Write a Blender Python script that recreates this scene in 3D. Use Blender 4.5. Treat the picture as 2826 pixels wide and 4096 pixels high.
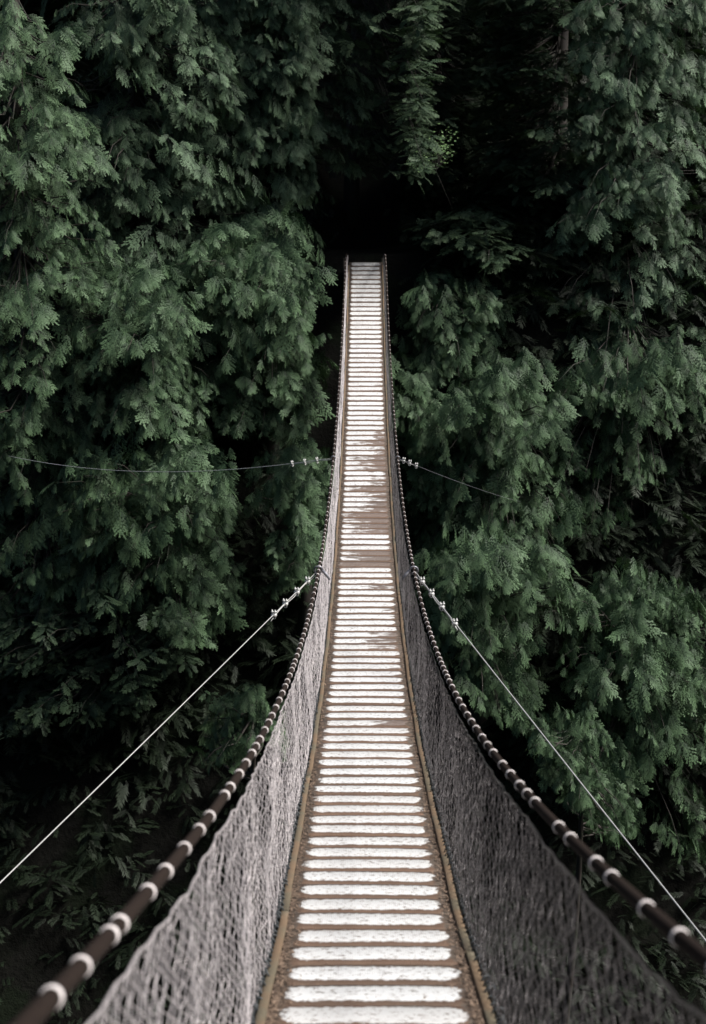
import bpy, math, random
import numpy as np
from mathutils import Vector, Matrix, noise as mnoise
R = math.radians
sc = bpy.context.scene
for o in list(bpy.data.objects): bpy.data.objects.remove(o)
rng = np.random.default_rng(11)
random.seed(5)

# ------------------------------------------------------------------ camera
F_SRC = 4842.0                       # focal length in pixels of the 2826x4096 photograph
CAMX, YAW, PITCH = -0.04436, 0.00706, 0.24419
cam_d = bpy.data.cameras.new('camera'); cam = bpy.data.objects.new('camera', cam_d)
sc.collection.objects.link(cam); sc.camera = cam
cam_d.sensor_fit = 'VERTICAL'; cam_d.sensor_height = 36.0
cam_d.lens = F_SRC / 4096 * 36
cam.location = (CAMX, 0, 0)
cam.rotation_euler = (R(90) - PITCH, 0, YAW)
cam_d.clip_start = 0.05; cam_d.clip_end = 600
cam_d.dof.use_dof = True; cam_d.dof.focus_distance = 15.0; cam_d.dof.aperture_fstop = 2.8

# ------------------------------------------------------------------ sky, sun, exposure
SUN_EL, SUN_AZ = R(50), R(98)       # azimuth clockwise from +Y (the bridge direction)
w = bpy.data.worlds.new('World'); sc.world = w; w.use_nodes = True
nt = w.node_tree; bg = nt.nodes['Background']
sky = nt.nodes.new('ShaderNodeTexSky'); sky.sky_type = 'NISHITA'; sky.sun_disc = False
sky.sun_elevation = SUN_EL; sky.sun_rotation = SUN_AZ
sky.air_density = 1.0; sky.dust_density = 3.0; sky.ozone_density = 1.0
nt.links.new(sky.outputs[0], bg.inputs[0]); bg.inputs[1].default_value = 0.036
sl = bpy.data.lights.new('sun', 'SUN'); sl.energy = 2.2; sl.angle = R(14); sl.color = (1, .965, .92)
so = bpy.data.objects.new('sun', sl); sc.collection.objects.link(so)
sd = Vector((math.sin(SUN_AZ) * math.cos(SUN_EL), math.cos(SUN_AZ) * math.cos(SUN_EL), math.sin(SUN_EL)))
so.rotation_euler = sd.to_track_quat('Z', 'Y').to_euler(); so.location = sd * 60
sc.view_settings.view_transform = 'Standard'; sc.view_settings.look = 'None'
sc.view_settings.gamma = 1.0; sc.view_settings.exposure = 1.56
sc.render.engine = 'CYCLES'
sc.cycles.max_bounces = 5; sc.cycles.diffuse_bounces = 3; sc.cycles.glossy_bounces = 2
sc.cycles.transmission_bounces = 3; sc.cycles.use_denoising = True

# ------------------------------------------------------------------ helpers
def P(px, py, Y):
    """point at forward distance Y seen at (px, py), px on a 1596 px wide copy of the photo"""
    k = 2826 / 1596
    a = (px * k - 1413) / F_SRC; b = -(py * k - 2048) / F_SRC
    d = Vector((a, math.cos(PITCH) + b * math.sin(PITCH), -math.sin(PITCH) + b * math.cos(PITCH)))
    d = Matrix.Rotation(YAW, 3, 'Z') @ d
    return Vector((CAMX, 0, 0)) + d * (Y / d.y)
def mesh_np(name, V, F, mat, parent=None, attrs=None, uvs=None, smooth=False):
    """V (n,3); F (m,k) faces of one size; attrs {name: per-vertex float}; uvs {name: (n,2) per vertex}"""
    V = np.asarray(V, np.float32); F = np.asarray(F, np.int32)
    me = bpy.data.meshes.new(name); m, k = F.shape
    me.vertices.add(len(V)); me.vertices.foreach_set('co', V.ravel())
    me.loops.add(m * k); me.loops.foreach_set('vertex_index', F.ravel())
    me.polygons.add(m); me.polygons.foreach_set('loop_start', np.arange(0, m * k, k, dtype=np.int32))
    me.polygons.foreach_set('loop_total', np.full(m, k, np.int32))
    if smooth: me.polygons.foreach_set('use_smooth', np.ones(m, bool))
    me.update(calc_edges=True)
    for n, a in (attrs or {}).items():
        at = me.attributes.new(n, 'FLOAT', 'POINT'); at.data.foreach_set('value', np.asarray(a, np.float32))
    for n, a in (uvs or {}).items():
        l = me.uv_layers.new(name=n); l.data.foreach_set('uv', np.asarray(a, np.float32)[F.ravel()].ravel())
    me.materials.append(mat)
    o = bpy.data.objects.new(name, me); sc.collection.objects.link(o)
    if parent: o.parent = parent; o.matrix_parent_inverse = Matrix.Translation(parent.location).inverted()
    return o
def empty(name, loc=(0, 0, 0)):
    o = bpy.data.objects.new(name, None); o.location = loc; o.empty_display_size = .3
    sc.collection.objects.link(o); return o
def tag(o, label=None, cat=None, group=None, kind=None):
    for k, v in (('label', label), ('category', cat), ('group', group), ('kind', kind)):
        if v: o[k] = v
    return o
class MB:
    """collects quads"""
    def __init__(s): s.V = []; s.F = []; s.n = 0
    def add(s, V, F):
        V = np.asarray(V, float); F = np.asarray(F, int); s.V.append(V); s.F.append(F + s.n); s.n += len(V)
    def tube(s, pts, rad, sides=8, closed=False, caps=True):
        pts = np.asarray(pts, float); n = len(pts); rad = np.broadcast_to(rad, n)
        T = np.gradient(pts, axis=0) if not closed else (np.roll(pts, -1, 0) - np.roll(pts, 1, 0))
        T /= np.linalg.norm(T, axis=1)[:, None] + 1e-9
        up = np.array([0, 0, 1.]) if abs(T[0][2]) < .9 else np.array([1., 0, 0])
        A = []; u = up - T[0] * (up @ T[0])
        for t in T:
            u = u - t * (u @ t); u /= np.linalg.norm(u) + 1e-9; A.append(u.copy())
        A = np.array(A); B = np.cross(T, A)
        th = np.arange(sides) * 2 * math.pi / sides
        V = pts[:, None] + rad[:, None, None] * (A[:, None] * np.cos(th)[None, :, None] + B[:, None] * np.sin(th)[None, :, None])
        F = []; m = n if closed else n - 1
        for i in range(m):
            j = (i + 1) % n
            for k in range(sides):
                F.append((i * sides + k, i * sides + (k + 1) % sides, j * sides + (k + 1) % sides, j * sides + k))
        V = V.reshape(-1, 3); 
        if caps and not closed:
            c0 = len(V); V = np.vstack([V, pts[:1], pts[-1:]])
            for k in range(0, sides, 2):
                F.append((c0, (k + 2) % sides, (k + 1) % sides, k)); b = (n - 1) * sides
                F.append((c0 + 1, b + k, b + (k + 1) % sides, b + (k + 2) % sides))
        s.add(V, F)
    def box(s, M, sx, sy, sz, bev=.004):
        """chamfered box: centre/axes from 4x4 matrix M, half sizes"""
        b = bev; V = []; prof = [(-1, -1), (1, -1), (1, 1), (-1, 1)]
        rings = [(-sz, b), (-sz + b, 0), (sz - b, 0), (sz, b)]
        for z, i in rings:
            for (x, y) in prof:
                V.append((x * (sx - i), y * (sy - i), z))
        F = [(3, 2, 1, 0), (12, 13, 14, 15)]
        for r in range(3):
            for k in range(4): F.append((r * 4 + k, r * 4 + (k + 1) % 4, r * 4 + 4 + (k + 1) % 4, r * 4 + 4 + k))
        V = np.array(V) @ np.array(M.to_3x3()).T + np.array(M.translation)
        s.add(V, F)
    def build(s, name, mat, parent=None, smooth=False, **k):
        return mesh_np(name, np.vstack(s.V), np.vstack(s.F), mat, parent, smooth=smooth, **k)

# ------------------------------------------------------------------ materials
class N:
    def __init__(s, name):
        s.m = bpy.data.materials.new(name); s.m.use_nodes = True; s.t = s.m.node_tree; s.b = s.t.nodes['Principled BSDF']
    def n(s, typ, **k):
        x = s.t.nodes.new('ShaderNode' + typ)
        for a, v in k.items(): setattr(x, a, v)
        return x
    def link(s, a, b): s.t.links.new(a, b)
    def val(s, sock, v):
        if isinstance(v, (int, float)): sock.default_value = v
        elif isinstance(v, tuple): sock.default_value = v if len(v) == len(sock.default_value) else v + (1,)
        else: s.link(v, sock)
    def math(s, op, a, b=0.0, c=0.0, clamp=False):
        x = s.n('Math', operation=op); x.use_clamp = clamp
        s.val(x.inputs[0], a); s.val(x.inputs[1], b); s.val(x.inputs[2], c); return x.outputs[0]
    def noise(s, vec, scale, detail=3, rough=.5, out='Fac', w=None):
        x = s.n('TexNoise')
        if w is not None: x.noise_dimensions = '4D'; s.val(x.inputs['W'], w)
        if vec is not None: s.link(vec, x.inputs['Vector'])
        x.inputs['Scale'].default_value = scale; x.inputs['Detail'].default_value = detail; x.inputs['Roughness'].default_value = rough
        return x.outputs[out]
    def mapr(s, v, a, b, c=0.0, d=1.0, smooth=True):
        x = s.n('MapRange'); x.interpolation_type = 'SMOOTHSTEP' if smooth else 'LINEAR'
        s.val(x.inputs[0], v)
        for i, q in enumerate((a, b, c, d)): s.val(x.inputs[i + 1], q)
        return x.outputs[0]
    def mix(s, f, a, b):
        x = s.n('Mix', data_type='RGBA'); s.val(x.inputs[0], f); s.val(x.inputs[6], a); s.val(x.inputs[7], b); return x.outputs[2]
    def scalev(s, vec, v):
        x = s.n('Mapping'); s.link(vec, x.inputs[0]); x.inputs['Scale'].default_value = v; return x.outputs[0]
    def bump(s, h, strength=.3, dist=.01):
        x = s.n('Bump'); x.inputs['Strength'].default_value = strength; x.inputs['Distance'].default_value = dist
        s.link(h, x.inputs['Height']); s.link(x.outputs[0], s.b.inputs['Normal'])
    def rough(s, v): s.val(s.b.inputs['Roughness'], v)
    def col(s, v): s.val(s.b.inputs['Base Color'], v)
def geo(m): return m.n('NewGeometry').outputs['Position']

def mat_plank():
    m = N('painted_reeded_wood')
    uv = m.n('UVMap', uv_map='board').outputs[0]; idv = m.n('UVMap', uv_map='ident').outputs[0]
    s1 = m.n('SeparateXYZ'); m.link(uv, s1.inputs[0]); x, v = s1.outputs[0], s1.outputs[1]      # x metres across, v 0..1 over the board
    s2 = m.n('SeparateXYZ'); m.link(idv, s2.inputs[0]); sid, wear = s2.outputs[0], s2.outputs[1]
    pos = geo(m)
    # ragged edges of the painted band
    e1 = m.noise(pos, 55, 4, .6); e2 = m.noise(pos, 7, 2)
    rib = m.math('SINE', m.math('MULTIPLY', x, 2 * math.pi / .0105))
    edge = m.math('ADD', m.math('MULTIPLY', m.math('SUBTRACT', e1, .5), .22), m.math('MULTIPLY', rib, .012))
    ve = m.math('ADD', v, edge)
    slow = m.math('MULTIPLY', m.math('SUBTRACT', e2, .5), .16)
    ax = m.math('ABSOLUTE', m.math('ADD', x, m.math('MULTIPLY', slow, .25)))
    taper = m.math('MULTIPLY', m.mapr(ax, .30, .39), .20)
    lo = m.math('ADD', m.math('ADD', .20, slow), taper); hi = m.math('SUBTRACT', m.math('ADD', .89, m.math('MULTIPLY', slow, .3)), m.math('MULTIPLY', taper, .5))
    band = m.math('MULTIPLY', m.mapr(ve, lo, m.math('ADD', lo, .03)), m.mapr(ve, m.math('SUBTRACT', hi, .03), hi, 1, 0))
    endn = m.math('ADD', ax, m.math('MULTIPLY', m.math('SUBTRACT', m.noise(pos, 13, 5, .7), .5), .17))
    ends = m.mapr(endn, .358, .366, 1, 0)
    chips = m.mapr(m.noise(m.scalev(pos, (1, 2.2, 1)), 30, 4, .7), .585, .61, 1, 0)
    # boards whose paint is worn or covered by mud, more towards the right side
    wn = m.math('ADD', m.noise(m.scalev(pos, (1.2, 3.0, 1)), 4.0, 4, .6), m.math('MULTIPLY', x, .55))
    worn = m.mapr(wn, m.math('SUBTRACT', 1.0, wear), m.math('SUBTRACT', 1.12, wear))
    ribm = m.math('MULTIPLY', m.math('ADD', rib, 1), .5)
    keep = m.math('SUBTRACT', 1, m.math('MULTIPLY', worn, m.math('ADD', .72, m.math('MULTIPLY', ribm, .28))))
    paint = m.math('MULTIPLY', m.math('MULTIPLY', band, ends), m.math('MULTIPLY', chips, keep))
    grain = m.noise(m.scalev(pos, (2.5, 60, 20)), 3, 4, .6)
    wood = m.mix(grain, (.092, .056, .040), (.215, .135, .094))
    far = m.mapr(v, .80, .90)                                     # bare rounded edge of each board, redder wood
    wood = m.mix(m.math('MULTIPLY', far, .0), wood, (.3, .16, .09))
    near = m.mapr(v, .02, .15, 1, 0)
    wood = m.mix(m.math('MULTIPLY', m.mapr(m.math('ADD', v, m.math('MULTIPLY', m.noise(pos, 12, 3), .2)), .26, .12), .9), wood, m.mix(grain, (.16, .098, .066), (.27, .17, .115)))
    dirtn = m.noise(pos, 42, 5, .7)
    dirt = m.mix(dirtn, (.055, .043, .034), (.20, .16, .13))
    gm = m.math('MULTIPLY', m.mapr(v, .84, .9), m.mapr(m.noise(pos, 6, 3), .35, .6))
    gm = m.math('MAXIMUM', gm, m.mapr(endn, .352, .375))
    wood = m.mix(gm, wood, dirt)
    white = m.mix(m.noise(pos, 9, 4, .6), (.76, .77, .77), (.86, .87, .86))
    white = m.mix(m.math('MULTIPLY', m.mapr(m.noise(pos, 2.2, 2), .5, .8), .25), white, (.62, .62, .60))
    wn_ = m.n('TexWhiteNoise', noise_dimensions='1D'); m.link(sid, wn_.inputs['W']); rnd_ = wn_.outputs['Value']
    white = m.mix(m.math('MULTIPLY', rnd_, .55), white, (.64, .63, .61)); wood = m.mix(m.math('MULTIPLY', m.math('SUBTRACT', 1, rnd_), .45), wood, (.085, .066, .052))
    scuff = m.mapr(m.noise(m.scalev(pos, (.7, 2.5, 1)), 26, 5, .72), .56, .68)
    white = m.mix(m.math('MULTIPLY', scuff, .5), white, (.42, .37, .33))
    shade_grime = m.math('MULTIPLY', m.mapr(sid, 117, 131, smooth=False), m.mapr(m.noise(pos, 9, 5, .65), .30, .62, .55, 1))   # tree shade painted into the colour of the last boards, mottled with grime
    m.col(m.mix(shade_grime, m.mix(paint, wood, white), m.mix(paint, (.03, .022, .018), (.16, .165, .17))))
    m.rough(.62); m.b.inputs['Specular IOR Level'].default_value = .3
    m.bump(m.math('ADD', m.math('MULTIPLY', rib, .5), m.math('MULTIPLY', dirtn, .8)), .5, .004)
    return m.m
def mat_wood(name, a, b, c, sc_=(1, 1, 1), k=6):
    m = N(name); pos = geo(m)
    g = m.noise(m.scalev(pos, sc_), k, 5, .62)
    q = m.mapr(m.noise(pos, 2.6, 3), .45, .62)
    m.col(m.mix(m.math('MULTIPLY', q, .8), m.mix(g, a, b), c)); m.rough(.75)
    m.bump(g, .5, .006); return m.m
def mat_rope(name, a, b, k=90, rough=.7, metal=0.0):
    m = N(name); pos = geo(m); g = m.noise(pos, k, 3, .6)
    m.col(m.mix(g, a, b)); m.rough(rough); m.b.inputs['Metallic'].default_value = metal
    if rough > .8: m.b.inputs['Specular IOR Level'].default_value = .12
    m.bump(g, .4, .002); return m.m
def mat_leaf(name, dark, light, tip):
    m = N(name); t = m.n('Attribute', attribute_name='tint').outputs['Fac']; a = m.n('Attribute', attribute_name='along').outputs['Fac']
    c = m.mix(t, dark, light); c = m.mix(m.math('MULTIPLY', m.mapr(a, .35, .95), .85), c, tip)  # tips lightened in colour to stand for lit spray ends
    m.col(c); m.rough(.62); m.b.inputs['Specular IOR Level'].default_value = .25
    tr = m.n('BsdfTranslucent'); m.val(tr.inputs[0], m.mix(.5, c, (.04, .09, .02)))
    mx = m.n('MixShader'); mx.inputs[0].default_value = .10
    out = m.t.nodes['Material Output']
    m.link(m.b.outputs[0], mx.inputs[1]); m.link(tr.outputs[0], mx.inputs[2]); m.link(mx.outputs[0], out.inputs[0])
    return m.m
M_PLANK = mat_plank()
M_KERB = mat_wood('weathered_kerb_wood', (.11, .072, .044), (.21, .145, .088), (.11, .10, .068), (3, .8, 3), 7)
M_BEAM = mat_wood('dark_beam_wood', (.05, .035, .025), (.11, .08, .06), (.06, .07, .04), (3, .8, 3), 6)
M_RAIL = mat_rope('brown_wrapped_cable', (.010, .007, .006), (.030, .021, .017), 70, .95)
M_RING = mat_rope('white_tie_rope', (.62, .56, .55), (.85, .80, .79), 120)
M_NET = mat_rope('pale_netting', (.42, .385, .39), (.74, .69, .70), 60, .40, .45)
M_NET_R = mat_rope('shaded_netting', (.018, .016, .016), (.20, .185, .19), 38, .34, .6)  # shaded copy of the left netting: shade and glints put into the wire colour
M_NETTIE = mat_rope('black_lacing', (.014, .016, .018), (.07, .08, .085), 60, .45)
M_STEEL = mat_rope('galvanised_steel', (.45, .45, .44), (.70, .70, .68), 160, .42, .35)
M_STEEL_D = mat_rope('grey_shackle', (.16, .16, .18), (.34, .34, .37), 80, .4, .3)
M_LITTER = N('dead_needles')
_t = M_LITTER.n('Attribute', attribute_name='tint').outputs['Fac']
M_LITTER.col(M_LITTER.mix(_t, (.06, .042, .032), (.34, .24, .17))); M_LITTER.rough(.85); M_LITTER = M_LITTER.m
M_BARK = mat_wood('cedar_bark', (.014, .011, .009), (.048, .038, .032), (.02, .026, .015), (6, 6, .8), 5)
M_CEDAR = mat_leaf('cedar_scale_leaves', (.010, .021, .010), (.038, .073, .036), (.108, .182, .090))
M_CEDAR_B = mat_leaf('blue_cedar_leaves', (.014, .027, .015), (.052, .090, .051), (.130, .205, .115))
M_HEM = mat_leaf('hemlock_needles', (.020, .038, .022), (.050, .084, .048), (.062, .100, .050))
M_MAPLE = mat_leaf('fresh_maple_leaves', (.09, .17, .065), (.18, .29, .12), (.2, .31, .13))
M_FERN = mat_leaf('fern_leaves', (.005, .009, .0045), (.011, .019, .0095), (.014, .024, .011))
M_DEEP = mat_leaf('shaded_needles', (.016, .030, .017), (.034, .058, .032), (.040, .068, .034))  # shade put into the needle colour of trees standing in the dark
def mat_soil():
    m = N('dark_forest_soil'); pos = geo(m); a = m.noise(pos, .7, 6, .6); b = m.noise(pos, 6, 5, .65)
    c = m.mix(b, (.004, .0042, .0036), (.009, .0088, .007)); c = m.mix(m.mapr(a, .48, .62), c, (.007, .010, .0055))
    m.col(c); m.rough(.95); m.bump(b, .8, .08); m.b.inputs['Specular IOR Level'].default_value = .1; return m.m
M_SOIL = mat_soil()

# ------------------------------------------------------------------ terrain: a gorge crossed by the bridge
def terr(x, y):
    ax = abs(x)
    n1 = mnoise.fractal(Vector((x * .06, y * .06, 3.1)), 1.0, 2.0, 4) * 2.2
    n2 = mnoise.fractal(Vector((x * .35, y * .35, 8.7)), .9, 2.0, 4) * .5
    def s(a, b, t):
        t = min(1, max(0, (t - a) / (b - a))); return t * t * (3 - 2 * t)
    far_edge = 33.0 - 2.0 * s(4, 30, ax)
    bottom = -31.0
    zn = bottom + (29.2) * s(4.0, -1.2, y)                        # near wall
    zf = bottom + (29.8) * (max(0, min(1, (y - 15.5) / (far_edge - 15.5)))) ** 1.15
    z = max(zn, zf)
    if y > far_edge:
        flat = 4.5 * math.exp(-(x / 3.2) ** 2)
        z = max(z, -1.2) + max(0, y - far_edge - flat) * .78
    if y < -1.5: z += max(0, -y - 5) * .6
    z += (n1 + n2) * min(1, .15 + ax / 9 if (y > 28 or y < 3) else 1)
    return z
GX = np.linspace(-75, 75, 171); GY = np.linspace(-40, 125, 200)
V = np.array([(x, y, terr(x, y)) for y in GY for x in GX])
nx = len(GX); F = [(j * nx + i, j * nx + i + 1, (j + 1) * nx + i + 1, (j + 1) * nx + i) for j in range(len(GY) - 1) for i in range(nx - 1)]
tag(mesh_np('ground', V, F, M_SOIL, smooth=True), 'dark forest floor of the gorge below and beyond the bridge', None, kind='structure')

# ------------------------------------------------------------------ bridge curves (fitted to the photograph)
DZ = [-0.06820859637995019, 0.001375088111392639, 5.827292682765682, -9.048226059882989, -1.3522525841414017]
RH = [-0.10171361555256186, 0.22069970087868782, 0.8628766100076769]
RS = [-0.029643362963809407, 0.5351977812484171]
def deck(Y):
    Y = np.asarray(Y, float); return np.polyval(DZ, Y / 20)
def rail_h(Y): Y = np.asarray(Y, float); u = np.clip((Y - 29.2) / 2.9, 0, 1); return np.polyval(RH, Y / 20) * (1 - .8 * u * u)
def hw(Y): return .437 * (1 - .045 * np.clip((7 - np.asarray(Y, float)) / 2, 0, 1))
def rail_s(Y): return np.polyval(RS, np.asarray(Y, float) / 20)
def bend(Y): return 0.022624 * (np.asarray(Y, float) / 20) ** 2 + .012 * np.clip((6.5 - np.asarray(Y, float)) / 3, 0, 2)
def rail_pt(s, Y): return np.stack([bend(Y) + s * rail_s(Y), np.asarray(Y, float), deck(Y) + rail_h(Y)], -1)
def rail_z(Y): return deck(Y) + rail_h(Y)
def y_of(zf, py):
    q = np.linspace(1, 34, 3000); z = zf(q)
    dd = q * math.cos(PITCH) - z * math.sin(PITCH); uu = q * math.sin(PITCH) + z * math.cos(PITCH)
    return float(q[np.argmin(abs((2048 - F_SRC * uu / dd) / (2826 / 1596) - py))])
Y0, Y1 = -0.6, 31.9
bridge = tag(empty('suspension_bridge', (0, Y0, float(deck(Y0)))),
             'narrow suspension footbridge with white striped planks and net sides crossing the dark gorge', 'footbridge')
# planks
ys = [Y0]; PITCHP = .262
while ys[-1] < Y1:
    y = ys[-1]; sl_ = (float(deck(y + .05)) - float(deck(y))) / .05
    ys.append(y + PITCHP / math.sqrt(1 + sl_ * sl_))
WEAR = [(y_of(deck, v / (2826 / 1596)), wd, amp) for v, wd, amp in ((2095, .55, .60), (2064, .5, .52), (2025, .9, .46), (1960, 1.6, .38), (2265, .16, .74), (2243, .2, .68), (2215, .25, .62),
    (2359, .14, .70), (2477, .12, .50), (2560, .25, .46), (2597, .12, .50), (2440, .1, .42), (1800, 2.5, .34), (2700, .1, .4), (2900, .1, .36))]
def plank_arrays(i):
    a, b = ys[i], ys[i + 1]; za, zb = float(deck(a)), float(deck(b))
    r = random.Random(i * 7 + 1)
    t = Vector((0, b - a, zb - za)); L = t.length; t.normalize(); nrm = Vector((1, 0, 0)).cross(t)
    cx = float(bend((a + b) / 2)) + r.uniform(-.006, .006)
    z0 = r.uniform(-.004, .004); tw = r.uniform(-.006, .006); gap = r.uniform(.006, .013)
    prof = [(gap / 2, -.038), (gap / 2, -.007), (gap / 2 + .006, 0), (L - gap / 2 - .006, 0), (L - gap / 2, -.007), (L - gap / 2, -.038)]
    xs = np.linspace(-.435, .435, 9); V = []; U = []; I = []
    n = nrm; o = Vector((cx, a, za))
    yy = (a + b) / 2
    # worn boards sit in the middle of the span
    wear = .12 + .05 * r.random()
    px = 0
    for (c, wd, amp) in WEAR:
        wear = max(wear, (amp + .06) * math.exp(-((yy - c) / wd) ** 2) + .06 * r.random())
    if r.random() < .1: wear += .15
    for x in xs:
        for (s_, h) in prof:
            p = o + Vector((x * float(hw(yy)) / .437, 0, 0)) + t * s_ + n * (h + z0 + tw * x + .004 * math.cos(x * 3.4))
            V.append(p); U.append((x, s_ / L)); I.append((i + .5, wear))
    k = len(prof); F = []
    for q in range(len(xs) - 1):
        for e in range(k): F.append((q * k + e, (q + 1) * k + e, (q + 1) * k + (e + 1) % k, q * k + (e + 1) % k))
    b0 = (len(xs) - 1) * k
    F += [(0, 1, 4, 5), (1, 2, 3, 4), (b0 + 5, b0 + 4, b0 + 1, b0), (b0 + 4, b0 + 3, b0 + 2, b0 + 1)]
    return np.array([tuple(v) for v in V]), np.array(F), np.array(U), np.array(I)
vis = [i for i in range(len(ys) - 1) if ys[i + 1] > 3.7]
restV, restF, restU, restI, off = [], [], [], [], 0
for i in range(len(ys) - 1):
    V, F, U, I = plank_arrays(i)
    if i in vis[:100]: mesh_np('plank', V, F, M_PLANK, bridge, uvs={'board': U, 'ident': I})
    else:
        restV.append(V); restF.append(F + off); restU.append(U); restI.append(I); off += len(V)
tag(mesh_np('far_planks', np.vstack(restV), np.vstack(restF), M_PLANK, bridge, uvs={'board': np.vstack(restU), 'ident': np.vstack(restI)}), kind='stuff')
# kerb boards in lengths along both edges, and the bearer beams below
for s in (-1, 1):
    y = Y0
    while y < Y1 - .1:
        L = random.uniform(2.3, 3.2); e = min(y + L, Y1); r = random.Random(int(y * 100) + s)
        yy = np.linspace(y + .004, e - .004, 14); V = []
        for j, q in enumerate(yy):
            z = float(deck(q)); x0 = float(bend(q)) + s * float(hw(q)) + r.uniform(-.0015, .0015)
            wob = .003 * math.sin(q * 3.1 + s)
            for (dx, dz) in ((-.018, .004), (.018, .004), (.018, .020), (.014, .024), (-.014, .024), (-.018, .020)):
                V.append((x0 + dx + wob, q, z + dz))
        k = 6; F = [(j * k + a, j * k + (a + 1) % k, (j + 1) * k + (a + 1) % k, (j + 1) * k + a) for j in range(13) for a in range(k)]
        F += [(0, 1, 2, 5), (2, 3, 4, 5), (13 * k + 5, 13 * k + 2, 13 * k + 1, 13 * k), (13 * k + 5, 13 * k + 4, 13 * k + 3, 13 * k + 2)]
        mesh_np('kerb_board', V, F, M_KERB, bridge); y = e
    mb = MB(); q = np.linspace(Y0, Y1, 90)
    mb.tube(np.stack([bend(q) + s * .30, q, deck(q) - .075], -1), .03, 8); mb.build('deck_cable', M_STEEL_D, bridge, True)
# handrails with their tie rings
for s in (-1, 1):
    mb = MB(); q = np.linspace(Y0, 31.95, 240); mb.tube(rail_pt(s, q), .0165, 12)
    rail = mb.build('handrail', M_RAIL, bridge, True)
    r = random.Random(3 + s); y = 1.7; rings = [1.6, 1.78, 2.0]
    if s < 0: py = [2700 + v / 1.33 for v in (1335, 1160, 1050, 930, 830, 755, 645, 600, 530, 472, 420, 382, 345, 295, 255, 218, 175, 135, 98, 62, 35)]
    else: py = [2700 + v / 1.287 for v in (1200, 1040, 965, 840, 780, 655, 610, 565, 510, 460, 400, 360, 320, 275, 240, 205, 165, 130, 98, 62, 32)]
    while py[-1] > 960: py.append(py[-1] - r.uniform(.82, 1.18) * (20 if py[-1] > 2300 else 17))
    rings += [y_of(rail_z, v / (2826 / 1596)) for v in py]; rings = [v for v in rings if v < 31.9]
    rest = MB(); nr = 0
    for y in rings:
        p = rail_pt(s, y); d = rail_pt(s, y + .02) - p; d /= np.linalg.norm(d)
        tl = Vector((r.uniform(-.12, .12), 0, r.uniform(-.12, .12))); d = Vector(d) + tl; d.normalize(); d = np.array(d)
        rw = r.uniform(.0036, .0058) * (1.4 if y < 5 else 1); h = np.array([-1, -.8, -.3, .3, .8, 1]) * rw
        m_ = rest if (y < 2.2 or nr >= 50) else MB()
        m_.tube(p[None] + h[:, None] * d, np.array([.0165, .0186, .0195, .0195, .0186, .0165]), 12)
        if m_ is not rest: m_.build('tie_ring', M_RING, rail, True); nr += 1
    tag(rest.build('far_tie_rings', M_RING, rail, True), kind='stuff')
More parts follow.
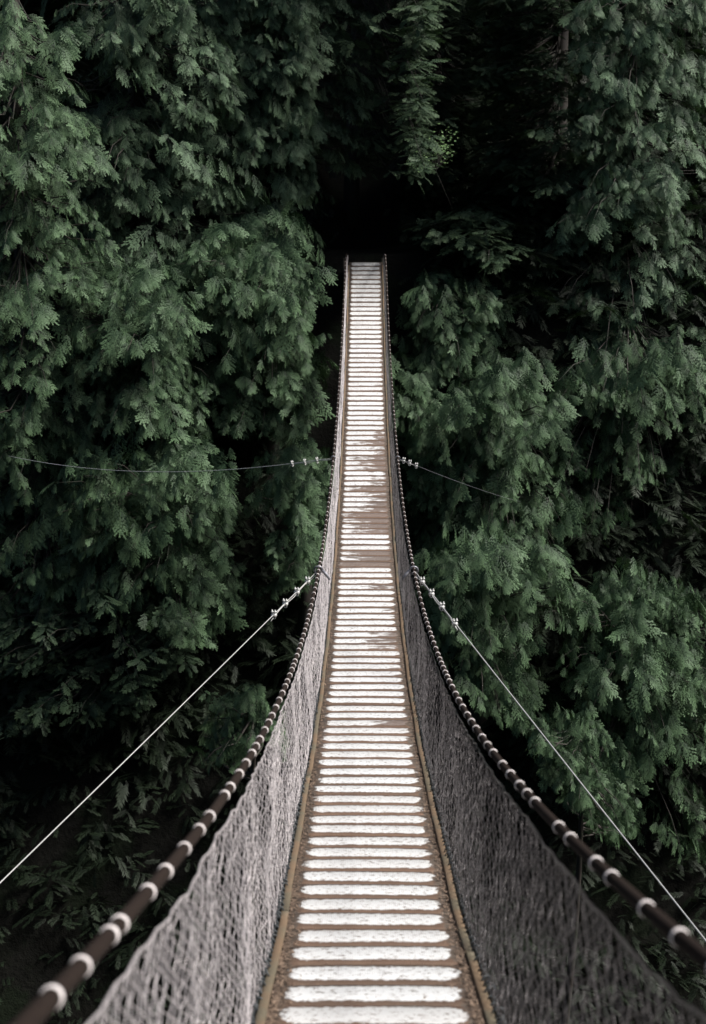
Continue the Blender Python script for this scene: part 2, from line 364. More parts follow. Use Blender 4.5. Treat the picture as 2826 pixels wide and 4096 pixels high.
# netting: diamond mesh hung from the rail down to the kerb
def netting(s):
    CW = .070; q = np.arange(1.2, Y1 + .15, CW / 2); rows = 33
    nq = len(q); jj = np.arange(rows); t = jj / (rows - 1)
    rr = np.random.default_rng(20 + s)
    QQ, TT = np.meshgrid(q, t, indexing='ij')
    w1 = np.interp(q, np.arange(0, 40, .7), rr.normal(0, 1, 58)); w2 = np.interp(q, np.arange(0, 40, .33), rr.normal(0, 1, 122))
    droop = .026 + .055 * np.clip((6.5 - q) / 4, 0, 1) + .002 * w1 + .003 * w2
    zb = deck(q) + .005; zt = deck(q) + rail_h(q) - droop
    xb = bend(q) + s * (hw(q) + .031); xt = bend(q) + s * (rail_s(q) - .03)
    X = xb[:, None] + (xt - xb)[:, None] * TT
    bul = .018 * np.sin(TT * math.pi) * w1[:, None] + .010 * np.sin(TT * 2 * math.pi) * w2[:, None]
    X = X + s * bul
    Z = zb[:, None] + (zt - zb)[:, None] * TT
    Yd = QQ + .02 * np.sin(TT * 3 + w1[:, None]) + .035 * np.sin(TT * math.pi) * w2[:, None] * .5
    Pn = np.stack([X, Yd, Z], -1) + rr.normal(0, .003, X.shape + (3,)); 
    I, J = np.meshgrid(np.arange(nq), np.arange(rows), indexing='ij')
    idx = I * rows + J; ok = (I + J) % 2 == 0
    e = []
    a = ok[:-1, :-1]; e.append(np.stack([idx[:-1, :-1][a], idx[1:, 1:][a]], -1))
    a = ok[1:, :-1]; e.append(np.stack([idx[1:, :-1][a], idx[:-1, 1:][a]], -1))
    e = np.vstack(e); Pf = Pn.reshape(-1, 3); A = Pf[e[:, 0]]; B = Pf[e[:, 1]]
    D = B - A; D /= np.linalg.norm(D, axis=1)[:, None]
    U = np.cross(D, np.array([0.31, .2, .9])); U /= np.linalg.norm(U, axis=1)[:, None]; W = np.cross(D, U)
    rad = .00175; Vs = []
    for th in (0, 2.094, 4.189):
        o_ = rad * (U * math.cos(th) + W * math.sin(th)); Vs += [A + o_, B + o_]
    Vs = np.stack(Vs, 1).reshape(-1, 3); b = np.arange(len(e))[:, None] * 6
    Fs = np.concatenate([b + np.array([[0, 2, 3, 1]]), b + np.array([[2, 4, 5, 3]]), b + np.array([[4, 0, 1, 5]])])
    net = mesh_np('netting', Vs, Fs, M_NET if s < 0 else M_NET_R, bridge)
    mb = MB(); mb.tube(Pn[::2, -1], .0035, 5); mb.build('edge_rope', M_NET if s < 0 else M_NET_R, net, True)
    # black lacing rings that hold the lower edge to the kerb
    mb = MB(); y = 1.3
    while y < Y1:
        c = np.array([float(bend(y)) + s * (float(hw(y)) + .031 + rr.normal(0, .003)), y, float(deck(y)) + .022 + rr.normal(0, .006)])
        th = np.arange(7) * 2 * math.pi / 7; ra = rr.uniform(.014, .024)
        ang = rr.uniform(-.6, .6)
        ring = c + ra * np.stack([np.cos(th) * math.cos(ang), np.cos(th) * math.sin(ang), np.sin(th)], -1)
        mb.tube(ring, .0042, 4, closed=True); y += rr.uniform(.05, .085)
    qq = np.linspace(1.3, Y1, 500); mb.tube(np.stack([bend(qq) + s * (hw(qq) + .031), qq, deck(qq) + .022], -1), .0045, 4)
    mb.build('lacing', M_NETTIE, net, True)
for s in (-1, 1): netting(s)
# needle litter caught along the kerbs
rr = np.random.default_rng(5); n = 16000
sd_ = rr.choice((-1, 1), n); yy = 3.2 + (rr.random(n) ** 2.2) * 26
d_ = np.abs(rr.normal(0, .028, n)) * np.where(rr.random(n) < .06, 6, 1)
xx = bend(yy) + sd_ * (hw(yy) - .019 - np.minimum(d_, .8)); zz = deck(yy) + .004 + rr.random(n) * .010 * (d_ < .04)
ang = rr.uniform(0, math.pi, n); ln = rr.uniform(.006, .020, n); wd = rr.uniform(.0014, .004, n)
dx = np.stack([np.cos(ang), np.sin(ang), (deck(yy + .01) - deck(yy - .01)) / .02 * np.sin(ang) + rr.normal(0, .25, n)], -1)
sx = np.stack([-np.sin(ang), np.cos(ang), (deck(yy + .01) - deck(yy - .01)) / .02 * np.cos(ang)], -1)
C = np.stack([xx, yy, zz], -1)
V = np.stack([C - dx * ln[:, None], C + sx * wd[:, None], C + dx * ln[:, None], C - sx * wd[:, None]], 1).reshape(-1, 3)
F = np.arange(n * 4).reshape(-1, 4)
tag(mesh_np('needle_litter', V, F, M_LITTER, attrs={'tint': np.repeat(rr.random(n), 4)}), 'dead brown needles drifted along the edge boards of the bridge deck', 'litter', kind='stuff')

# landing and its posts in the dark at the far end
for s in (-1, 1):
    pt = tag(empty('bridge_post', (s * .52, 32.16, -1.6)), 'square wooden end post in the dark at the %s side of the far landing' % ('left' if s < 0 else 'right'), 'post')
    mb = MB(); mb.box(Matrix.Translation((s * .50, 32.16, -1.75)), .028, .028, .51, .006); mb.build('shaft', M_BEAM, pt)
    mb = MB(); mb.box(Matrix.Translation((s * .50, 32.16, -1.225)), .036, .036, .012, .004); mb.build('cap', M_BEAM, pt)
land = tag(empty('landing', (0, 33.5, -1.3)), 'dark wooden landing where the bridge meets the far bank', 'landing')
zl = float(deck(Y1)) - .03
for k in range(13):
    mb = MB(); mb.box(Matrix.Translation((.05, Y1 + .14 + k * .235, zl - .02)), .48, .11, .02, .004); mb.build('board', M_BEAM, land)

# ------------------------------------------------------------------ guy cables
def guy(label, s, Yr, target, clamps, rad, sag, big):
    a = Vector(rail_pt(s, Yr)); g = tag(empty('guy_cable', tuple(a)), label, 'guy cable', 'steel guy cables bracing the bridge')
    b = target; n = 40
    pts = [a.lerp(b, t) - Vector((0, 0, sag * 4 * t * (1 - t))) for t in np.linspace(0, 1, n)]
    pts[0] = a + Vector((s * .02, 0, -.02))
    mb = MB(); mb.tube([tuple(p) for p in pts], rad, 6); mb.build('cable', M_STEEL if rad > .003 else M_STEEL_D, g, True)
    L = (b - a).length; d = (pts[3] - pts[1]).normalized(); side = d.cross(Vector((0, 0, 1))).normalized(); up = side.cross(d)
    end = clamps[-1] + .08; m = 14; tl = []
    for k in range(m):
        q = end * k / (m - 1); lift = .022 + .012 * math.sin(k * 1.1)
        if k == m - 1: lift = .05
        t_ = q / L; tl.append(tuple(a.lerp(b, t_) - Vector((0, 0, sag * 4 * t_ * (1 - t_))) - up * lift * .8))
    mb = MB(); mb.tube(tl, rad * .95, 5); mb.build('cable_tail', M_STEEL, g, True)
    for q in clamps:
        t_ = q / L; c = a.lerp(b, t_) - Vector((0, 0, sag * 4 * t_ * (1 - t_)))
        Mx = Matrix((side, d, up)).transposed().to_4x4(); Mx.translation = c - up * .008
        kk = 1 if big else .7; mb = MB(); mb.box(Mx, .026 * kk, .018 * kk, .017 * kk, .005)
        for e in (-1, 1):
            p0 = c + side * (.016) * e + d * .0 - up * .035; mb.tube([tuple(p0), tuple(p0 + up * .085)], .0055, 6)
            Mn = Mx.copy(); Mn.translation = c + side * .016 * e + up * .028; mb.box(Mn, .011, .011, .008, .003)
        th = np.linspace(math.pi, 2 * math.pi, 8)
        mb.tube([tuple(c - up * .03 + side * .016 * math.cos(t) + up * .02 * math.sin(t)) for t in th], .0055, 6)
        mb.build('clamp', M_STEEL, g)
    # loop that grips the handrail
    th = np.linspace(0, 2 * math.pi, 13)[:-1]; dd = Vector(rail_pt(s, Yr + .1) - rail_pt(s, Yr)).normalized()
    u = Vector((1, 0, 0)); v_ = dd.cross(u).normalized(); rr_ = .046 if big else .032
    mb = MB(); mb.tube([tuple(a + u * rr_ * math.cos(t) + v_ * rr_ * math.sin(t) + dd * .03 * math.sin(t)) for t in th], .0105, 7, closed=True)
    mb.build('loop', M_STEEL_D, g, True)
    if big:
        mb = MB(); mb.tube([tuple(a - u * s * .04), tuple(a - u * s * .085 - Vector((0, .02, .045))), tuple(a - u * s * .125 - Vector((0, .03, .10)))], [.016, .019, .012], 8)
        mb.build('shackle', M_STEEL_D, g, True)
    return a
Ya = y_of(rail_z, 1288); Yb = y_of(rail_z, 1034)
def extend(a, b, k): return a + (b - a) * k
aL = Vector(rail_pt(-1, Ya)); aR = Vector(rail_pt(1, Ya))
guy('thick pale guy cable running down left from the nearer loop on the left handrail', -1, Ya, extend(aL, P(164, 1829, 8.0), 1.9), (.32, .62, .93, 1.22), .0043, .02, True)
guy('thick pale guy cable running down right from the nearer loop on the right handrail', 1, Ya, extend(aR, P(1477, 1970, 7.4), 1.9), (.30, .62, .95, 1.35), .0055, .02, True)
guy('thin guy cable stretched almost level to the left from the farther part of the bridge', -1, Yb, P(20, 1030, 24.5), (.35, .62, .9), .0045, .28, False)
guy('thin guy cable vanishing into the foliage right of the farther part of the bridge', 1, Yb, P(1250, 1150, 32.5), (.35, .7, 1.1), .0028, .10, False)

# ------------------------------------------------------------------ foliage
def spray_template(kind, seed):
    """flat twice-pinnate spray along +x (length 1) in the xy plane, drooping; returns V (n,4,3), along (n,)"""
    r = np.random.default_rng(seed); Q = []; al = []
    if kind == 'cedar': lobes, wmax, sub, lw, droop = 7, .52, 3, .021, .20
    elif kind == 'hem': lobes, wmax, sub, lw, droop = 6, .38, 3, .030, .06
    elif kind == 'brush': lobes, wmax, sub, lw, droop = 10, .36, 1, .026, .2
    else: lobes, wmax, sub, lw, droop = 10, .26, 1, .05, .25
    def pt(x, y): return np.array([x, y, -droop * x * x - .5 * y * y])
    def kite(b, t, w):
        d = t - b; L = np.linalg.norm(d) + 1e-6; nn = np.array([-d[1], d[0]]) / L * w; m = b + d * .45
        z = r.normal(0, .012)
        q = np.array([pt(*b), pt(*(m + nn)), pt(*t), pt(*(m - nn))]); q[1, 2] += z; q[3, 2] += z; Q.append(q); al.append(min(1, np.linalg.norm(t)))
    def lobe(b, a, L, w):
        d = np.array([math.cos(a), math.sin(a)]); p = np.array([-d[1], d[0]]); b = np.array(b)
        if sub == 1: kite(b, b + d * L, w); return
        kite(b, b + d * L * .7, w * .55)
        for k in range(sub):
            x = (.12 + .72 * k / (sub - 1)) * L; l2 = L * (.30 if kind == 'cedar' else .36) * (1 - .5 * k / sub) * r.uniform(.8, 1.2)
            for s in (-1, 1):
                kite(b + d * x, b + d * (x + l2 * .95) + p * s * l2 * .42, w * r.uniform(.75, 1.15))
        kite(b + d * L * .62, b + d * L, w)
    for k in range(lobes):
        x = .08 + .80 * k / lobes
        wl = wmax * (math.sin(min(1, (x + .15) * 1.2) * math.pi * .6) ** .8) * (1 - x * .55)
        for s in (-1, 1): lobe((x + (.05 if s > 0 else 0), 0), s * R(r.uniform(32, 50)), wl * r.uniform(.75, 1.2), lw)
    lobe((.70, 0), 0, .30, lw); kite(np.array([0, 0]), np.array([.8, 0]), .012)
    return np.array(Q), np.array(al)
TEMPL = {k: [spray_template(k, i * 13 + 5) for i in range(6)] for k in ('cedar', 'hem', 'fern', 'brush')}

def nrmz(v): return v / (np.linalg.norm(v, axis=-1, keepdims=True) + 1e-9)
def boughs(base, tip, size, kind, r, upness=.55):
    """drooping sprays along the outer part of each branch. base, tip (n,3)"""
    n = len(tip); out = nrmz((tip - base) * np.array([1, 1, .15]))
    ya = r.normal(0, .55, n); cs, sn = np.cos(ya), np.sin(ya)
    out = np.stack([out[:, 0] * cs - out[:, 1] * sn, out[:, 0] * sn + out[:, 1] * cs, out[:, 2]], -1)
    side = nrmz(np.cross(out, np.array([0, 0, 1.])))
    K = {'cedar': 13, 'hem': 14, 'fern': 8, 'brush': 12}[kind]; ced = kind == 'cedar'
    V = []; T = []; A = []; btint = r.random(n)
    arch = (r.uniform(.25, .75, n) if ced else r.uniform(.1, .25, n))[:, None]
    hang = r.uniform(.5, 1.5, n) if ced else r.uniform(.12, .4, n)
    curl = r.normal(0, .25, n)[:, None]
    for k in range(K):
        t = k / (K - 1); sgn = 1 if k % 2 else -1; L = size * 1.25; s_ = 1 - t
        c = tip - out * (L * s_)[:, None] + np.array([0, 0, 1.]) * (L[:, None] * arch * (1 - t ** 2)) + side * curl * (L * s_ * s_)[:, None]
        c = c + r.normal(0, .035, (n, 3)) * size[:, None]
        if k == K - 1: ax = out * .7 + np.array([0, 0, -.9 if ced else -.2]) + r.normal(0, .2, (n, 3))
        else: ax = out * (.25 + .5 * t) + side * (sgn * (.95 - .5 * t)) + np.array([0, 0, -1.]) * (hang * r.uniform(.7, 1.3, n))[:, None]
        ax = nrmz(ax + r.normal(0, .2, (n, 3)))
        nr = out * (.7 if ced else .25) + np.array([0, 0, upness]) + side * (sgn * .3) + r.normal(0, .28, (n, 3))
        nr = nrmz(nr - ax * np.sum(nr * ax, -1, keepdims=True)); bi = np.cross(nr, ax)
        ln = size * (.34 + .30 * math.sin(math.pi * (.15 + .75 * t))) * r.uniform(.6, 1.3, n)
        for q in range(2):                                # two of the template shapes per rank
            sel = np.where((np.arange(n) % 2) == q)[0]
            if not len(sel): continue
            Q, al = TEMPL[kind][r.integers(0, 6)]; ex = r.uniform(.75, 1.15, len(sel))[:, None, None, None]
            a_, b_, n_ = ax[sel, None, None], bi[sel, None, None], nr[sel, None, None]
            W = (Q[None, ..., 0, None] * a_ + Q[None, ..., 1, None] * b_ * ex + Q[None, ..., 2, None] * n_) * ln[sel, None, None, None] + c[sel, None, None]
            V.append(W.reshape(-1, 3)); m = len(Q); ns = len(sel)
            tt = np.clip(.5 * btint[sel, None] + .25 * r.random((ns, 1)) + .25 * r.random((ns, m)), 0, 1)
            T.append(np.repeat(tt.reshape(-1), 4)); A.append(np.tile(np.repeat(al, 4), ns))
    return np.vstack(V), np.concatenate(T), np.concatenate(A)

def inpoly(px, py, poly):
    c = False; j = len(poly) - 1
    for i in range(len(poly)):
        xi, yi = poly[i]; xj, yj = poly[j]
        if (yi > py) != (yj > py) and px < (xj - xi) * (py - yi) / (yj - yi) + xi: c = not c
        j = i
    return c
HOLES = [  # dark openings between the crowns: (cx, cy, rx, ry, strength)
    (705, 560, 90, 55, 1), (280, 515, 80, 38, .8), (240, 215, 120, 45, .75), (570, 1040, 150, 55, .85), (590, 1225, 65, 75, .95),
    (250, 1085, 90, 30, .7), (640, 1470, 130, 110, 1), (385, 420, 30, 22, .5), (360, 1310, 50, 60, .6), (1215, 790, 50, 70, .8), (1330, 345, 60, 26, .6),
    (1010, 905, 85, 30, .8), (1250, 880, 40, 50, .6), (1180, 1430, 90, 55, .85), (1060, 1230, 40, 40, .5), (1300, 1480, 50, 50, .6),
    (440, 610, 60, 25, .4), (470, 820, 40, 22, .5), (350, 640, 45, 20, .5), (640, 790, 40, 25, .5), (1400, 560, 35, 40, .4), (1240, 1040, 30, 45, .5), (1120, 1010, 20, 40, .5), (560, 320, 40, 25, .5), (430, 1360, 60, 40, .6), (215, 900, 60, 30, .6)]
ALLPTS = []
def tree(name, cat, label, px, Yt, poly, n, kind='cedar', mat=None, size=(.44, .98), reach=2.6, fill=.25, noise_cut=.42, seed=0,
         height_extra=3.0, canopy=0, canopy_r=4.4, group=None, trunk_r=.24, sep=13.5, upness=.55):
    r = np.random.default_rng(seed); rnd = random.Random(seed)
    xs = [p[0] for p in poly]; yt_ = [p[1] for p in poly]
    top = P(px, min(yt_), Yt); bot = P(px, max(yt_), Yt)
    zb = terr(top.x, Yt) - .3; zt = top.z + (height_extra if canopy else .25)
    base0 = Vector((top.x, Yt, zb)); t = empty(name, tuple(base0)); tag(t, label, cat, group)
    H = zt - zb; lean = (r.uniform(-.02, .02), r.uniform(-.03, .0))
    def trunk(z):
        u = (z - zb); return np.array([top.x + lean[0] * u + .08 * math.sin(u * .5 + seed), Yt + lean[1] * u, z])
    mb = MB(); zz = np.linspace(zb, zt, 26)
    mb.tube([trunk(z) for z in zz], trunk_r * (1 - .9 * (zz - zb) / H) + .02, 10)
    B, T, S = [], [], []; tries = 0; placed = []
    W2 = (max(xs) - min(xs)) / 2
    n = int(n * (1.25 if n > 80 else 1.2))
    while len(T) < n and tries < n * 60:
        tries += 1; qx = rnd.uniform(min(xs), max(xs)); qy = rnd.uniform(min(yt_), max(yt_))
        if not inpoly(qx + rnd.gauss(0, 8), qy + rnd.gauss(0, 8), poly): continue
        if any(((qx - h[0]) / h[2]) ** 2 + ((qy - h[1]) / h[3]) ** 2 < 1.5 and rnd.random() < h[4] for h in HOLES): continue
        nz = .5 + .5 * mnoise.noise(Vector((qx / 62, qy / 48, 3.7))) + .55 * mnoise.noise(Vector((qx / 26, qy / 19, 1.3)))
        if nz < noise_cut: continue
        sp = sep * (1 if len(placed) < n * .6 else .6)
        if any(abs(a - qx) < sp and abs(b - qy) < sp * .8 for a, b in placed): continue
        placed.append((qx, qy))
        u = (qx - px) / (W2 + 1); dep = reach * (1 - .55 * min(1, u * u)) * rnd.uniform(.35, 1.1) + rnd.gauss(0, .35) + 1.1 * mnoise.noise(Vector((qx / 45, qy / 40, seed + 9.5)))
        if rnd.random() < fill: dep -= rnd.uniform(1.0, 2.2)
        Yq = Yt - dep
        q = P(qx, qy, Yq); 
        if Yq < Y1 + 1.5 and abs(q.x) < 1.3: 
            q.x = math.copysign(1.3 + .15 * rnd.random(), px - 800)
        hd = math.hypot(q.x - top.x, q.y - Yt)
        bz = min(zt - (.9 if hd > 1.2 and trunk_r > .15 else .2), q.z + hd * rnd.uniform(.15, .55)); b = trunk(max(bz, zb + .5))
        T.append(tuple(q)); B.append(tuple(b)); S.append(rnd.uniform(*size) * (.8 + .4 * rnd.random() ** 2))
        # the limb itself
        b_, q_ = Vector(b), Vector(q); mid = b_.lerp(q_, .55) + Vector((0, 0, -.06 * hd))
        mid2 = b_.lerp(q_, .8) + Vector((0, 0, .02 * hd)); mb.tube([tuple(b_), tuple(mid), tuple(mid2), tuple(q_)], [.024, .017, .010, .003], 4, caps=False)
    # shading upper crown (above the picture), coarser
    if not canopy:                                        # leader and short top boughs close round the stem
        for k in range(34 if trunk_r > .15 else 14):
            a = rnd.uniform(0, 2 * math.pi); q = rnd.uniform(.15, 1.5 if trunk_r > .15 else .6); z = zt - rnd.uniform(-.1, 1.3) * (.5 if trunk_r < .15 else 1)
            b = trunk(z); T.append((b[0] + q * math.cos(a), b[1] + q * math.sin(a) - .2, z - .2 * q)); B.append(tuple(b)); S.append(rnd.uniform(*size))
    nc = len(T)
    for k in range(canopy):
        z = rnd.uniform(max(top.z + 1.0, 5.5), zt - .5); fr = 1 - .75 * (z - zb) / H
        a = rnd.uniform(0, 2 * math.pi); rad = rnd.uniform(.4, 1) * canopy_r * max(.25, fr + .3)
        b = trunk(z); q = np.array([b[0] + math.cos(a) * rad, b[1] + math.sin(a) * rad, z - rad * .25])
        if q[2] < .17 * q[1] + 1.2 or (canopy_r > 9 and (q[1] < 25.5 or q[1] > 39 or abs(q[0] - 2.5) > 6.5)): continue
        T.append(tuple(q)); B.append(tuple(b)); S.append(rnd.uniform(1.8, 2.6))
    B, T, S = np.array(B), np.array(T), np.array(S)
    V, ti, al = boughs(B[:nc], T[:nc], S[:nc], kind, r, upness)
    if len(T) > nc:
        V2, t2, a2 = boughs(B[nc:], T[nc:], S[nc:], 'fern', r, .9); V = np.vstack([V, V2]); ti = np.concatenate([ti, t2]); al = np.concatenate([al, a2])
    mb.build('trunk', M_BARK, t, True)
    F = np.arange(len(V)).reshape(-1, 4)
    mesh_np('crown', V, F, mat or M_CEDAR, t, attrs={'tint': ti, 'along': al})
    return t
CG = 'western cedars on the far bank of the gorge'
def cedar(label, px, Yt, poly, n, **k): return tree('cedar_tree', 'tree', label, px, Yt, poly, n, group=CG, **k)
# ---- left bank
cedar('cedar cut by the left edge of the view with long hanging green sprays', 20, 29.5,
     [(-110, -40), (160, 60), (260, 400), (290, 700), (270, 1000), (230, 1400), (60, 1560), (-110, 1500)], 300, seed=1, canopy=14, height_extra=12)
cedar('broad cedar at upper left whose arching sprays catch the light', 310, 32.5,
     [(110, -40), (200, -40), (300, -40), (480, -40), (560, 300), (640, 420), (640, 640), (640, 900), (520, 1000), (260, 1000), (130, 900)], 430, mat=M_CEDAR_B, seed=2, canopy=14, height_extra=12)
cedar('tall cedar left of the bridge head hanging over the dark gap at the top', 620, 34.5,
     [(380, -40), (860, -40), (850, 200), (862, 390), (790, 410), (740, 480), (640, 500), (600, 620), (480, 640), (400, 380), (400, 200)], 330, mat=M_CEDAR_B, seed=3, canopy=18, height_extra=11)
cedar('cedar touching the left handrail along the far half of the bridge', 610, 30.5,
     [(400, 560), (560, 540), (700, 600), (752, 720), (770, 820), (745, 960), (640, 1000), (560, 1020), (430, 1000), (360, 800)], 260, seed=4)
cedar('cedar below the level guy cable on the left with drooping dark green boughs', 380, 28,
     [(120, 1060), (260, 1040), (420, 1060), (520, 1130), (600, 1270), (650, 1350), (600, 1430), (430, 1440), (300, 1400), (160, 1380)], 200, seed=5, noise_cut=.40)
cedar('cedar with two long hanging tassels of foliage above the level guy cable', 330, 29.5,
     [(140, 700), (330, 640), (470, 760), (490, 900), (430, 1060), (340, 1060), (300, 980), (150, 990)], 150, seed=6, noise_cut=.36)
cedar('slender cedar close to the left netting between the two guy cables', 680, 28,
     [(600, 1050), (745, 1040), (740, 1160), (715, 1250), (700, 1330), (640, 1400), (590, 1380), (560, 1150)], 85, seed=7, reach=1.8, noise_cut=.42, size=(.45, .75))
cedar('dim cedar low on the left slope above the thick guy cable', 250, 27.4,
     [(-60, 1380), (200, 1360), (420, 1400), (450, 1540), (380, 1580), (150, 1640), (-60, 1660)], 60, kind='hem', mat=M_DEEP, seed=8, noise_cut=.47, trunk_r=.07)
tree('young_cedar', 'tree', 'young cedar alone in the dark beside the near left handrail', 540, 18.5,
     [(462, 1600), (540, 1590), (620, 1600), (622, 1660), (560, 1700), (500, 1740), (455, 1700)], 60, seed=9, size=(.26, .42), reach=1.1, noise_cut=.15, trunk_r=.10, sep=12)
# ---- right bank
cedar('tall cedar at upper right with pale feathery tufts down its length', 1440, 33.5,
     [(1290, -40), (1620, -40), (1640, 760), (1500, 960), (1300, 920), (1190, 720), (1185, 620), (1260, 540), (1225, 420), (1270, 370), (1330, 360), (1290, 200)], 420, mat=M_CEDAR_B, seed=10, canopy=14, height_extra=11)
cedar('low cedar just right of the far handrail in front of the black opening', 1010, 32.5,
     [(885, 700), (930, 680), (975, 720), (1050, 705), (1110, 672), (1170, 690), (1160, 780), (1080, 850), (1000, 880), (890, 900)], 120, seed=11, reach=1.8, noise_cut=.34)
cedar('full cone shaped cedar right of the middle of the bridge, the brightest one', 1125, 30.5,
     [(1090, 850), (1190, 840), (1260, 960), (1290, 1080), (1350, 1200), (1260, 1320), (1000, 1330), (930, 1200), (925, 1040), (1000, 940)], 300, seed=12, reach=3.0, noise_cut=.26)
cedar('slim cedar pressed against the right handrail at mid bridge', 940, 30.5,
     [(888, 860), (960, 880), (1000, 1010), (980, 1200), (1010, 1350), (950, 1320), (925, 1230), (905, 1060)], 90, seed=13, reach=1.5, size=(.5, .8))
cedar('wide dark green cedar filling the right edge beyond the cone shaped one', 1410, 31.5,
     [(1250, 840), (1400, 800), (1650, 760), (1680, 1450), (1480, 1520), (1380, 1460), (1280, 1360), (1250, 1100)], 420, seed=14, noise_cut=.3)
cedar('cedar with shaggy sprays hanging behind the thick guy cable on the right', 1090, 27,
     [(975, 1290), (1120, 1240), (1260, 1240), (1330, 1400), (1200, 1420), (1190, 1500), (1250, 1600), (1290, 1720), (1190, 1660), (1100, 1600), (1020, 1520), (985, 1420)], 170, seed=15, noise_cut=.38)
cedar('shadowed cedar low at the right edge below the guy cable line', 1440, 27,
     [(1250, 1360), (1420, 1340), (1660, 1380), (1660, 1980), (1420, 1900), (1330, 1780), (1260, 1700)], 210, seed=16, noise_cut=.38)
tree('young_cedar', 'tree', 'young cedar hanging in the gorge under the right guy cable', 1300, 22.5,
     [(1180, 1640), (1290, 1660), (1360, 1760), (1440, 1850), (1400, 1900), (1300, 1830), (1230, 1740)], 70, seed=17, size=(.35, .6), reach=1.3, noise_cut=.25, trunk_r=.10, sep=14)
# ---- dark hemlocks beyond the bridge head
HG = 'dim hemlocks in the shade behind the bridge head'
def hemlock(label, px, Yt, poly, n, mat=None, **k): return tree('hemlock_tree', 'tree', label, px, Yt, poly, n, kind='hem', mat=mat or M_HEM, group=HG, upness=1.0, **k)
hemlock('dim hemlock with a pale trunk behind the bright leaved sapling', 985, 38.5,
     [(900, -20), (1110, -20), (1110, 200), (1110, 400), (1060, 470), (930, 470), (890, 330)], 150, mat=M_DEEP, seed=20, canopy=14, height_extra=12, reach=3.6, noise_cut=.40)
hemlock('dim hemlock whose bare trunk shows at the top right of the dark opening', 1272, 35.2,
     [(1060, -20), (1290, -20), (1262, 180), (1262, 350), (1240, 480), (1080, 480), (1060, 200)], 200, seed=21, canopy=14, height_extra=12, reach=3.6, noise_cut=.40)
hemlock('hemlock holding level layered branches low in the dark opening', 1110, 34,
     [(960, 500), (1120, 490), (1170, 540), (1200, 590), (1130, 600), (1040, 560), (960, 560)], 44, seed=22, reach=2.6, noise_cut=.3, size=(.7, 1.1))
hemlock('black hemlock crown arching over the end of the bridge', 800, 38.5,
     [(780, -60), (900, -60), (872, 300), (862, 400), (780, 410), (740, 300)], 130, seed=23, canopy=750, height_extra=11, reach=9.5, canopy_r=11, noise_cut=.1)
# ---- the forest behind: tall trees standing close together, only their dark sides to be seen
def deep_forest(spots, name, label, group, size=(2.0, 3.0), z0=-9, z1=17, n=80, rad=3.8):
    rnd = random.Random(77)
    for (x, y) in spots:
        zb = terr(x, y) - .3; t = tag(empty(name, (x, y, zb)), label, 'tree', group)
        mb = MB(); zz = np.linspace(zb, z1 + 4, 14); mb.tube(np.stack([x + 0 * zz, y + 0 * zz, zz], -1), np.linspace(.34, .06, 14), 9)
        B, T, S = [], [], []
        for k in range(n):
            z = rnd.uniform(max(z0, zb + .5), z1); a = rnd.uniform(0, 2 * math.pi); q = rad * rnd.uniform(.35, 1)
            B.append((x, y, z + .8)); T.append((x + q * math.cos(a), y + q * math.sin(a), z - q * .2)); S.append(rnd.uniform(*size))
        V, ti, al = boughs(np.array(B), np.array(T), np.array(S), 'fern', np.random.default_rng(int(x * 10) + 999), .8)
        mb.build('trunk', M_BARK, t, True)
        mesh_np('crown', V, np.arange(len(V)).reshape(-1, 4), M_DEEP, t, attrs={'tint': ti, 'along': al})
deep_forest([(-19, 41), (-14, 43.5), (-9.5, 41.5), (-5.5, 45), (5.5, 44), (9.5, 41.5), (14, 43.5), (19, 41), (0.5, 48.5)],
            'forest_tree', 'tall dark tree of the close forest behind the lit cedars', 'trees of the close forest behind')
deep_forest([(-7.5, -4), (-3.2, -6), (2.6, -6.5), (7.5, -4.5), (-12, -1)],  # unseen trees added behind and beside the camera to block sky light
            'unseen_shade_tree', 'unseen tree behind the viewer, added to block sky light', 'unseen trees added on the near bank to shade the gorge', z0=-1, z1=15, n=70)
deep_forest([(-9.5, 4.5), (-12.5, 9), (-8.6, 9.5)], 'unseen_shade_tree', 'unseen tree left of the viewer, added to shade the gorge bottom', 'unseen trees added on the near bank to shade the gorge', z0=-22, z1=13, n=110)
deep_forest([(9.5, 3.5), (12.5, 8), (9.5, 9.5)], 'unseen_shade_tree', 'unseen low tree right of the viewer, added to shade the gorge', 'unseen trees added on the near bank to shade the gorge', z0=-22, z1=2, n=80)
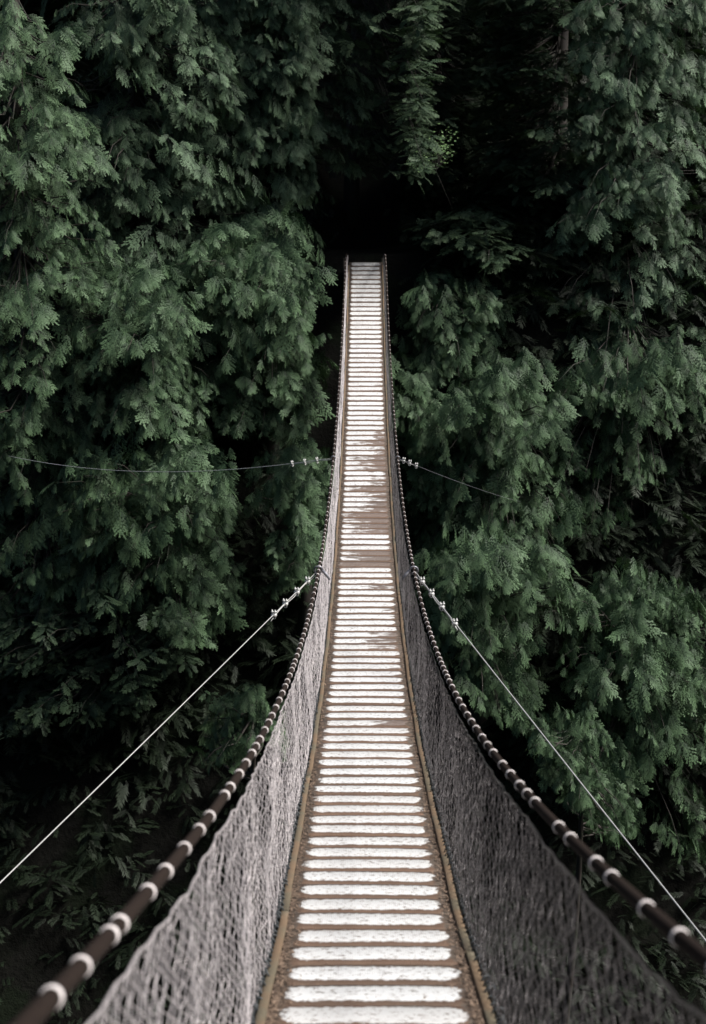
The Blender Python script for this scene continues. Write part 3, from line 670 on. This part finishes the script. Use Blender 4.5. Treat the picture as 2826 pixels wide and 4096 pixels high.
# ---- sapling with fresh leaves
def sapling():
    Yt = 31.0; c = P(985, 380, Yt); r = random.Random(8)
    t = tag(empty('maple_sapling', (c.x, Yt, terr(c.x + .9, Yt + 3))), 'thin sapling with small bright green leaves in front of the dim hemlocks', 'sapling')
    mb = MB(); root = Vector((c.x + .9, Yt + 3, terr(c.x + .9, Yt + 3) - .2)); Q = []
    tips = [(915, 372), (930, 362), (950, 350), (965, 340), (975, 325), (985, 312), (1000, 300), (1012, 292), (1025, 300), (1020, 322), (1005, 335), (990, 345), (1030, 345), (960, 362), (1008, 358), (995, 287), (972, 300), (1018, 312), (940, 372), (1000, 320)]
    hub = P(985, 385, Yt); mb.tube([tuple(root), tuple(root.lerp(hub, .5) + Vector((.1, 0, 0))), tuple(hub)], [.014, .010, .006], 6)
    for (a, b) in tips:
        e = P(a, b, Yt - r.uniform(-.5, .6)); m_ = hub.lerp(e, .5) + Vector((0, 0, .06)); mb.tube([tuple(hub), tuple(m_), tuple(e)], [.009, .006, .002], 4, caps=False)
        for k in range(15):
            p = m_.lerp(e, r.random() * 1.15) + Vector((r.gauss(0, .07), r.gauss(0, .07), r.gauss(0, .06)))
            ax = Vector((r.gauss(0, 1), r.gauss(0, 1), r.gauss(-.1, .35))).normalized(); nn = Vector((r.gauss(0, .4), r.gauss(-.5, .4), 1)).normalized(); s_ = ax.cross(nn).normalized()
            L = r.uniform(.05, .085); W_ = L * .38
            Q += [p, p + ax * L * .5 + s_ * W_, p + ax * L, p + ax * L * .5 - s_ * W_]
    mb.build('stem', M_BARK, t, True)
    V = np.array([tuple(q) for q in Q]); rr = np.random.default_rng(2); n = len(V) // 4
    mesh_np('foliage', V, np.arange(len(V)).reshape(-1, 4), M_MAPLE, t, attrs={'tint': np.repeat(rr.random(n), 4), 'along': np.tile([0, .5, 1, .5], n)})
sapling()
# ---- undergrowth on the slopes
def undergrowth(n, seed):
    rnd = random.Random(seed); B, T, S = [], [], []
    while len(T) < n:
        x = rnd.uniform(-17, 16); y = rnd.uniform(17.5, 44)
        if abs(x) < 2 and y > 30: continue
        z = terr(x, y); a = rnd.uniform(0, 2 * math.pi)
        if z < -12.5 and rnd.random() < .25: continue
        sm = .62 if z < -12.5 else 1
        T.append((x + .4 * math.cos(a), y + .4 * math.sin(a) - .2, z + rnd.uniform(.1, .35))); B.append((x, y, z)); S.append(rnd.uniform(.8, 1.5) * sm)
    V, ti, al = boughs(np.array(B), np.array(T), np.array(S), 'brush', np.random.default_rng(seed), 1.0)
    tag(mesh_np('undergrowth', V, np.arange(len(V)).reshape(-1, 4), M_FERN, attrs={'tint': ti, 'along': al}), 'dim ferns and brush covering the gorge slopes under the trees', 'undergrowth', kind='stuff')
undergrowth(6500, 4)
